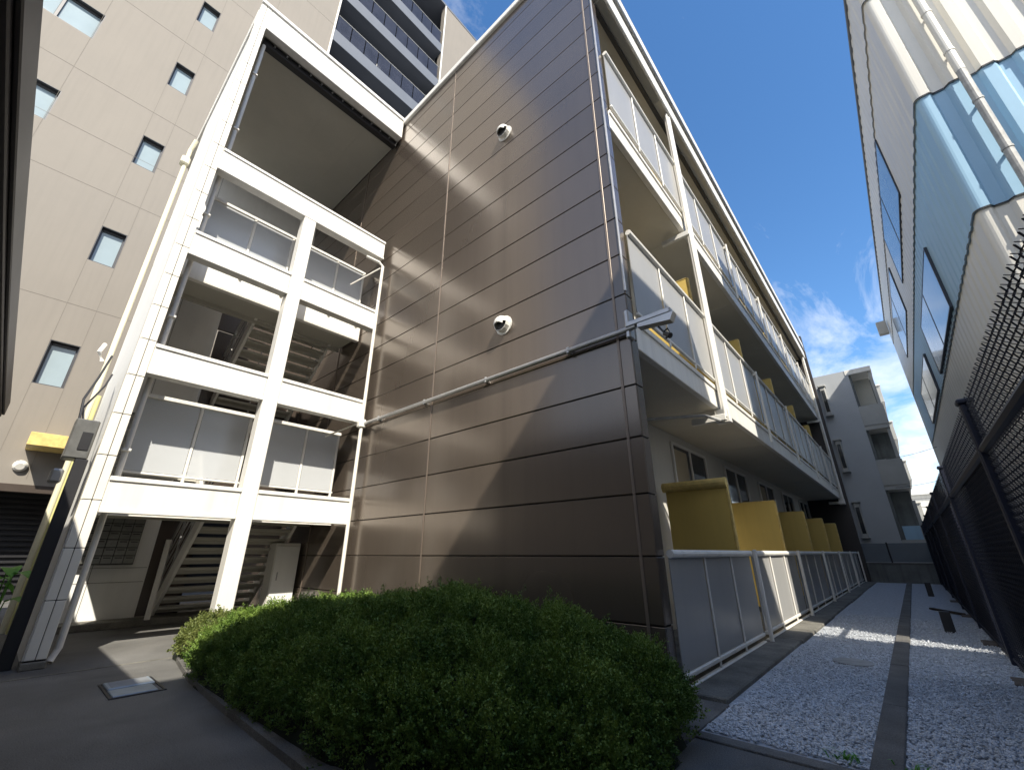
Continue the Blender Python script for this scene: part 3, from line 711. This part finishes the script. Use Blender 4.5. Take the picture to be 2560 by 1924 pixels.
# building whose roof line shades the forecourt (beyond the right edge of the view)
N1 = thing('neighbouring_building', 'plain pale block standing beyond the right edge of the forecourt', 'building', (10, -6, 0))
obj('wall', MB().box(4.0, 26, -26, 5.25, 0, 13.25), m_plainwall, N1)
obj('roof', MB().box(4.0, 26, -26, 5.25, 13.252, 13.3), m_towgrey, N1)
for i in range(5):
    wn = obj('window', MB().bbox(3.96, 3.998, -20+i*4.5, -18+i*4.5, 4.5, 7), mbf, N1)
    obj('pane', MB().box(3.95, 3.957, -19.9+i*4.5, -18.1+i*4.5, 4.6, 6.9), m_glassb, wn)

# dark eave on the left
E_ = thing('dark_eaved_building', 'neighbouring building at the left edge showing only its dark panelled eave', 'building', (-9, -3, 0))
ye = -.93
b = MB(); x = -17.4
while x < 3:
    b.bbox(x, x+2.38, ye-1.6, ye-.22, 5.12, 5.2, .01); x += 2.4
obj('soffit', b, mat('dark_soffit_panel', (.06,.06,.062), rough=.6), E_)
b = MB(); b.bbox(-17.6, 5, ye-.2, ye-.12, 5.0, 5.35); b.bbox(-17.6, 5, ye-.12, ye-.05, 5.06, 5.4); b.bbox(-17.6, 5, ye-.05, ye, 5.12, 5.5)
obj('fascia', b, mat('purple_grey_fascia', (.045,.04,.046), rough=.5, metal=.2), E_)
obj('roof', MB().box(-17.6, 5, -9, ye-.02, 5.22, 5.48), m_towgrey, E_)
obj('wall', MB().box(-17.0, 5, -9, ye-1.62, 0, 5.2), m_plainwall, E_)

# ================================================================ FAR BUILDINGS
G = thing('grey_apartment_building', 'grey apartment block at the far end of the lane with stacked balconies', 'building', (-4, 37, 0))
YF = 36.0
obj('wall', MB().box(-14, -.33, YF, 50, 0, 13.5), m_greywall, G)
for z0 in (12.9, 8.75, 4.9):
    pass
fz = [(1.0, 2.25), (5.25, 7.1), (9.15, 10.75)]
for z0, z1 in fz:
    sb = MB(); sb.bbox(-.33, .9, YF, 47, z0, z0+.28); sb.bbox(-.33, .94, YF-.04, YF, z0+.28, z1); sb.bbox(.88, .95, YF, 47, z0+.28, z1)
    sl_ = obj('balcony', sb, m_greytrim, G)
    r = MB(); r.bbox(.72, .9, YF+.1, YF+.28, z1, z1+2.3 if z1 < 10 else 13.2); r.bbox(-.3, .9, YF-.03, YF+.03, z1, z1+.06)
    obj('balcony_post', r, m_greytrim, sl_)
obj('balcony_back', MB().box(-.33, -.2, YF+.2, 47, 0, 13.3), m_oldconc, G)
obj('balcony_back_wall', MB().box(-.2, .8, YF+1.6, YF+1.75, 0, 13.0), m_oldconc, G)
b = MB(); b.bbox(-.5, .95, YF-.03, 47, 13.15, 13.5); obj('top_slab', b, m_white, G)
for z0 in (11.2,):
    obj('blind', MB().box(-.25, .7, YF+1.5, YF+1.58, z0, z0+1.9), m_soffit, G)
obj('awning', MB().bbox(-.1, .75, YF+.3, YF+.5, 2.3, 3.1), m_blue, G)
for z0 in (10.5, 6.6, 2.5):
    wb = MB(); wb.bbox(-2.12, -1.8, YF-.4, YF, z0, z0+2.05, .04); wb.bbox(-2.2, -1.74, YF-.48, YF, z0-.08, z0, .02); wb.bbox(-2.2, -1.74, YF-.48, YF, z0+2.05, z0+2.2, .03)
    wn = obj('bay_window', wb, m_greytrim, G)
    obj('pane', MB().box(-2.06, -1.86, YF-.41, YF-.402, z0+.2, z0+1.8), m_glassd, wn)
for i, (x0, x1, z1) in enumerate(((.95, 1.15, 13.9), (.95, 1.25, 9.3), (.95, 1.3, 6.4))):
    pass
G2 = thing('stepped_apartment_building', 'second block with stepped balconies peeking out behind the grey apartment block', 'building', (0, 46, 0))
obj('wall', MB().box(-10, .9, 48, 60, 0, 16), m_greywall, G2)
for z0 in (14.0, 10.6, 7.2, 3.8):
    bb_ = obj('balcony', MB().bbox(.9, 1.45, 48.2, 56, z0, z0+1.5), m_greytrim, G2)
    obj('rail', MB().bbox(.9, 1.5, 48.1, 56, z0+1.5, z0+1.62), m_white, bb_)
W2 = thing('white_building', 'bright white low building far beyond the end of the lane', 'building', (4, 62, 0))
obj('wall', MB().box(1.2, 14, 60, 70, 0, 7.0), m_white, W2)
b = MB()
for i in range(8): b.box(1.2, 14, 59.985, 59.999, 1+.8*i, 1.03+.8*i)
obj('wall_joints', b, m_towjoint, W2)
obj('roof', MB().bbox(1.0, 14.2, 59.7, 70, 7.0, 7.3), m_whitewall, W2)
# end wall with low net fence on top
K = thing('end_wall', 'stained low concrete wall closing the far end of the gravel lane', 'wall', (-1, 33.8, 0))
obj('wall', MB().bbox(-2.3, 2.1, 33.8, 34.05, 0, 1.0), m_oldconc, K)
obj('coping', MB().bbox(-2.3, 2.1, 33.76, 34.1, 1.0, 1.06), m_kerb, K)
obj('screen', MB().box(-2.3, .75, 33.9, 33.93, 1.1, 2.1), mat('grey_screen', (.16,.19,.22), rough=.7, alpha=.7), K)
for x in (-1.0,): obj('post', MB().tube([(x, 33.88, 1.0), (x-.02, 33.88, 2.15)], .04, 8), m_dark, K)

# ================================================================ RIGHT FENCE
Fn = thing('mesh_fence', 'tall navy chain link fence along the right side of the gravel lane', 'fence', (.75, 18, 0))
XN = .75; ZF = 2.95
ypost = [1.3, 5.9]+[5.9+4.6*i for i in range(1, 7)]
for y in ypost:
    p = MB(); p.bbox(XN-.05, XN+.05, y-.055, y+.055, 0, ZF, .012); p.bbox(XN-.065, XN+.065, y-.07, y+.07, ZF, ZF+.05)
    obj('post', p, m_navy, Fn)
r = MB(); r.tube([(XN, 0, 2.5), (XN, 33.6, 2.5)], .045, 8); r.tube([(XN, 0, .12), (XN, 33.6, .12)], .025, 8)
obj('rail', r, m_navy, Fn)
def chain(y0, y1, z0, z1, p, r):
    V = []; F = []
    nz_ = int((z1-z0)/p); ny = int((y1-y0)/p); o = 0
    # each wire zigzags vertically, hooked to the next
    for i in range(ny):
        yc = y0+i*p
        pts = np.array([(XN+(.012 if (k_ % 2) else -.012), yc+(p*.5 if (k_ % 2) else 0)-.0, z0+k_*p*.5) for k_ in range(nz_*2+1)])
        if i % 2: pts[:, 1] = yc+p*.5-(pts[:, 1]-yc); 
        prof = np.array([(r, 0), (-r*.5, r*.87), (-r*.5, -r*.87)])
        n_ = len(pts); ring = pts[:, None, :]+np.stack([prof[:, 0]*1.0, prof[:, 1], prof[:, 1]*0], 1)[None]
        V.append(ring.reshape(-1, 3))
        a = np.arange(n_-1)[:, None]*3; k3 = np.arange(3)[None]
        f = np.stack([a+k3, a+(k3+1) % 3, a+3+(k3+1) % 3, a+3+k3], 2).reshape(-1, 4)+o
        F.append(f); o += n_*3
    return np.concatenate(V), np.concatenate(F)
V, F = chain(1.0, 33.5, .03, 3.0, .058, .0058)
V = (V-np.array([.75, 18, 0]))*S
npmesh('wire_mesh', V, F, m_navy, Fn)
obj('screen_net', MB().box(XN+.06, XN+.068, 12.4, 33.4, .05, 2.5), m_net, Fn)
obj('screen_net', MB().box(XN+.06, XN+.068, 5.98, 9.0, .05, 2.5), m_net, Fn)
obj('screen_net', MB().box(XN+.06, XN+.068, 1.4, 5.8, .05, 1.7), m_net, Fn)
for i, y in enumerate((9.25, 12.7, 17.6, 22.4)):
    bl = thing('footing_block', ['rough brown concrete lump nearest the camera at the foot of the mesh fence', 'brown concrete lump at the fence foot beside the nearer black peg', 'small brown footing at the fence foot behind the nearer black peg', 'farthest brown concrete footing at the fence foot'][i], 'concrete block', (.66, y, 0), 'footings along the mesh fence')
    q = MB(); q.bbox(.56, .86, y-.26, y+.26, 0, .045, .02); obj('block', q, mat('brown_footing', (.12,.10,.085), rough=.95, var=.3, vscale=9, bump=.5), bl)
for i, (x, y, h) in enumerate(((.19, 13.9, .42), (.13, 24.5, .5))):
    tag(obj('peg', MB().bbox(x-.09, x+.09, y-.05, y+.05, 0, h, .01), m_dark, base=(x, y, 0)), ['nearer short black peg standing in the gravel beside the fence', 'farther short black peg standing in the gravel near the end wall'][i], 'peg', 'black pegs in the gravel')
tag(obj('plank', MB().beam((.0, 19.0, .04), (.62, 17.7, .05), .1, .05), m_twig, base=(.3, 18.3, 0)), 'thin weathered stick lying on gravel beside the fence', 'stick')
mh = MB(); mh.tube([(-1.1, 9.15, .0), (-1.1, 9.15, .05)], .26, 28)
mo = obj('manhole_cover', mh, m_pipegrey, base=(-1.1, 9.15, 0)); tag(mo, 'round pale cover sunk in the gravel beside the centre kerb', 'manhole cover')
# drain cover in the pavement
Dn = thing('drain_cover', 'rectangular grey metal drain cover set in the dark pavement', 'drain cover', (-8, 1.6, 0))
obj('lid', MB().bbox(-8.4, -8.0, 1.38, 1.86, -.005, .03, .01), m_drain, Dn)
obj('lid', MB().bbox(-7.98, -7.6, 1.38, 1.82, -.005, .018, .008), m_drain, Dn)

b = MB()
for q in ((-8.45,-8.42,1.34,1.9),(-7.58,-7.55,1.34,1.9),(-8.42,-7.58,1.34,1.37),(-8.42,-7.58,1.87,1.9)): b.bbox(*q, -.005, .012, .003)
obj('frame', b, m_dark, Dn)
b = MB()
for k_ in range(7): b.bbox(-8.37+k_*.05, -8.345+k_*.05, 1.42, 1.82, .029, .034, .002)
obj('grip_ribs', b, m_steel, Dn)

# ================================================================ LEFT SERVICES
U = thing('service_post', 'black service post with grey meter box beside the tiled column', 'post', (-10.5, .55, 0))
obj('post', MB().bbox(-10.7, -10.5, .43, .60, 0, 3.15, .01), m_dark, U)
bx_ = MB(); bx_.bbox(-10.9, -10.5, .26, .58, 3.15, 3.85, .02); mb_ = obj('meter_box', bx_, m_mail, U)
obj('meter_window', MB().bbox(-10.5, -10.485, .40, .54, 3.3, 3.62, .01), m_dark, mb_)
obj('lamp', MB().bbox(-10.7, -10.45, .2, .36, 2.72, 2.95, .03), m_steel, U)
cb = MB(); cb.tube([(-10.6, .3, 3.8), (-10.9, .26, 4.3), (-11.4, .36, 4.9), (-12, .45, 5.6)], .02, 6); cb.tube([(-10.6, .36, 3.8), (-11.0, .30, 4.15), (-11.5, .5, 4.8), (-12, .56, 5.2)], .018, 6)
obj('cable', cb, m_dark, U)
Pp = thing('cream_service_pipes', 'tall cream pipes climbing the back corner of the stair frame', 'pipe', (-15.3, .55, 0))
p = MB(); p.tube([(-15.35, .53, 0), (-15.35, .55, 14.6), (-15.2, .6, 15.0)], .065, 12); p.bbox(-15.5, -15.2, .40, .64, 13.9, 14.2, .04); obj('large_pipe', p, m_creampipe, Pp)
p = MB(); p.tube([(-15.15, .62, 0), (-15.15, .62, 5.5)], .045, 10); obj('small_pipe', p, mat('yellow_pipe', (.60,.57,.25), rough=.45), Pp)
p = MB(); p.tube([(-15.35,.36,7.0),(-15.2,.30,6.7),(-15.3,.42,6.5)], .05, 8); obj('pipe_bracket', p, m_white, Pp)
# wires across the lane
for i, (z, dz) in enumerate(((6.9, .45), (5.2, .35))):
    q = MB(); pts = []
    for k_ in range(13):
        t = k_/12; pts.append((.2+2.1*t*1.2, 34.5, z+dz*t-.25*math.sin(math.pi*t)*.3))
    q.tube(pts, .012, 5)
    tag(obj('overhead_cable', q, m_dark, base=(.2, 34.5, z)), ['upper thin cable crossing the sky strip at the lane end', 'lower thin cable crossing the sky strip above the white building'][i], 'cable', 'cables over the lane end')
# broad-leaf plant at the left edge
Pl = thing('broad_leaf_plant', 'bright green broad leaved plant at the bottom left edge', 'plant', (-14.2, .25, 0))
st = MB(); lf = MB()
for (dx, dy, h, ang) in ((0, 0, 1.3, .2), (.2, -.1, 1.0, 2.2), (-.1, .06, 1.1, 4.0), (.1, .1, .7, 1.1), (0, -.2, .8, 5.2), (.15, .08, 1.2, .9), (.05, -.04, .5, 3.1)):
    b0 = Vector((-14.2+dx*.3, .22+dy*.3, 0)); tp = b0+Vector((dx, dy, h)); st.tube([b0, (b0+tp)/2+Vector((.02, .01, 0)), tp], [.02, .015, .01], 6)
    d = Vector((math.cos(ang), math.sin(ang), -.15)).normalized(); sd = Vector((-math.sin(ang), math.cos(ang), .1)).normalized()
    Ln, Wd = .42, .15; vs = []
    for k_ in range(7):
        t = k_/6; wdt = Wd*math.sin(math.pi*min(1, t*.92+.08))**.8; c0 = tp+d*Ln*t+Vector((0, 0, .1*math.sin(t*3)-.12*t*t))
        vs += [c0-sd*wdt+Vector((0, 0, .03)), c0, c0+sd*wdt+Vector((0, 0, .03))]
    fs = []
    for k_ in range(6):
        o = k_*3; fs += [(o, o+1, o+4, o+3), (o+1, o+2, o+5, o+4)]
    lf.add(vs, fs)
obj('stem', st, m_leafb, Pl, smooth=True); obj('leaves', lf, m_leafb, Pl, smooth=True, norm=False)

# ================================================================ SHRUBS
def lump(x, y, s=1.0):
    return (np.sin(x*1.9*s+y*1.1)+np.sin(x*.9*s-y*2.3+1.7)+.6*np.sin(x*4.1*s+y*3.2+.4)+.5*np.sin(x*2.7-y*5.1*s))*.25
def shrub(name, label, cx, cy, rx, ry, Hh, nleaf, nsprig, mleaf, ex=3.0, lsize=(.020, .042), seed=3, skew=None, tilt=0.0, lean=0.0):
    g = np.random.default_rng(seed)
    th = thing(name, label, 'shrub', (cx, cy, 0))
    def height(x, y):
        u = np.abs((x-cx)/rx); v = np.abs((y-cy)/ry)
        if skew: u = np.abs((x-cx-skew(y))/rx)
        d = (u**ex+v**ex)
        base = np.clip(1-d, 0, 1)**.36
        return Hh*base*(1+.2*lump(x, y)+.03*np.sin(x*11+y*7))*(1+tilt*(y-cy)/ry)*(1 if lean == 0 else np.clip(1+lean*(x-cx)/rx, .3, 1.04))
    # inner body
    nx, ny = 90, 50; xs = np.linspace(cx-rx*1.15, cx+rx*1.15, nx); ys_ = np.linspace(cy-ry, cy+ry, ny)
    X, Y = np.meshgrid(xs, ys_, indexing='ij'); Z = height(X, Y)*.84-.05
    V = np.stack([(X-cx)*.96, (Y-cy)*.96, Z], 2).reshape(-1, 3)*S
    I = np.arange(nx*ny).reshape(nx, ny); F = np.stack([I[:-1, :-1], I[1:, :-1], I[1:, 1:], I[:-1, 1:]], 2).reshape(-1, 4)
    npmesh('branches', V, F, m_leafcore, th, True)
    # leafy shoots growing outwards from the body
    m_ = int(nsprig*6)
    x = g.uniform(cx-rx*1.1, cx+rx*1.1, m_); y = g.uniform(cy-ry, cy+ry, m_); h = height(x, y); e = .02
    gx = (height(x+e, y)-height(x-e, y))/(2*e); gy = (height(x, y+e)-height(x, y-e))/(2*e)
    area = np.sqrt(1+gx*gx+gy*gy); keep = (h > .05) & (g.uniform(0, 1, m_) < np.minimum(area, 7)/4)
    x, y, h, gx, gy = [q_[keep][:nsprig] for q_ in (x, y, h, gx, gy)]; k = len(x)
    nrm = np.stack([-gx, -gy, np.ones(k)], 1); nrm /= np.linalg.norm(nrm, axis=1)[:, None]
    dr = nrm*.75+np.array([0, 0, .55])+g.normal(0, .33, (k, 3)); dr /= np.linalg.norm(dr, axis=1)[:, None]
    clump = np.clip(.55+.5*np.sin(x*7.1+y*4.3+h*5)+.4*np.sin(x*3.3-y*8.2)+.3*np.sin(y*13+x*11), 0, 1.5)
    ln = (g.uniform(.08, .15, k)+.10*clump*g.uniform(.2, 1, k)); ln[g.uniform(0, 1, k) < .03] *= 1.5
    depth = g.uniform(.05, .15, k)+.05*(1-np.minimum(clump, 1))
    b0 = np.stack([x, y, h], 1)-nrm*depth[:, None]
    nl = max(6, nleaf//k); P = []
    for t in np.linspace(.15, 1, nl):
        sp = .026*(1.15-t*.75)
        P.append(b0+dr*(ln*t)[:, None]+g.normal(0, sp, (k, 3)))
    P = np.concatenate(P); DR = np.tile(dr, (nl, 1)); P = P[P[:, 2] > .01] if False else P; P[:, 2] = np.maximum(P[:, 2], .015); K = len(P)
    ax = g.normal(0, 1, (K, 3)); ax = ax*.8+DR*1.2; ax /= np.linalg.norm(ax, axis=1)[:, None]
    sd = np.cross(ax, g.normal(0, 1, (K, 3))); sd /= np.linalg.norm(sd, axis=1)[:, None]
    L = g.uniform(*lsize, (K, 1)); Wd = L*g.uniform(.24, .4, (K, 1))
    bend = np.cross(ax, sd)*L*.15
    V = np.stack([P-ax*L*.5, P-sd*Wd+bend, P+ax*L*.6, P+sd*Wd+bend], 1).reshape(-1, 3)
    V = (V-np.array([cx, cy, 0]))*S
    F = np.arange(K*4).reshape(K, 4)
    npmesh('foliage', V, F, mleaf, th)
    return th
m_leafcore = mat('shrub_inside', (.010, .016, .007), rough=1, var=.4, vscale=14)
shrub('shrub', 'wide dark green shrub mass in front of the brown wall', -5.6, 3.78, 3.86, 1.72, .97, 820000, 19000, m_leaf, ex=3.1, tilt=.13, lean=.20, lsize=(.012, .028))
shrub('sunlit_shrub_end', 'left end of the dark shrub mass, leaves tinted yellow green for sunlight', -9.3, 3.0, 1.0, .66, .62, 44000, 1300, m_leaf_sunlit, ex=2.2, lsize=(.02, .045), seed=9)

# ---------------------------------------------------------------- sky is the world; drop helper keys
for o in bpy.data.objects:
    if '_b' in o: del o['_b']

# weeds along the gravel edges
for i, (x, y, n_, lab) in enumerate(((-.82, 5.05, 26, 'thin weeds at the near end of the gravel, left of the centre kerb'), (-.40, 5.12, 12, 'small tuft of weeds right of the centre kerb at the near end'))):
    th = thing('weed', lab, 'weed', (x, y, 0), 'weeds at the gravel edge')
    b = MB()
    for k_ in range(n_):
        a = random.uniform(0, 6.28); L_ = random.uniform(.04, .12); px, py = x+random.gauss(0, .05), y+random.gauss(0, .03); d = Vector((math.cos(a), math.sin(a), 0)); sd = Vector((-d.y, d.x, 0))*.006
        p0 = Vector((px, py, .02)); p1 = p0+d*L_*.4+Vector((0, 0, L_*.6)); p2 = p0+d*L_+Vector((0, 0, L_*.7))
        b.add([p0-sd, p0+sd, p1+sd*1.3, p1-sd*1.3, p2], [(0, 1, 2, 3), (3, 2, 4)])
    obj('blades', b, m_leafb, th, norm=False)
rk = MB(); rk.tube([(-2.05, 4.35, .0), (-2.03, 4.38, .06), (-2.0, 4.4, .10)], [.09, .08, .04], 7)
tag(obj('rock', rk, m_whitewall, base=(-2.05, 4.35, 0)), 'small white rock at the right foot of the dark shrub', 'rock')
for o in bpy.data.objects:
    if '_b' in o: del o['_b']
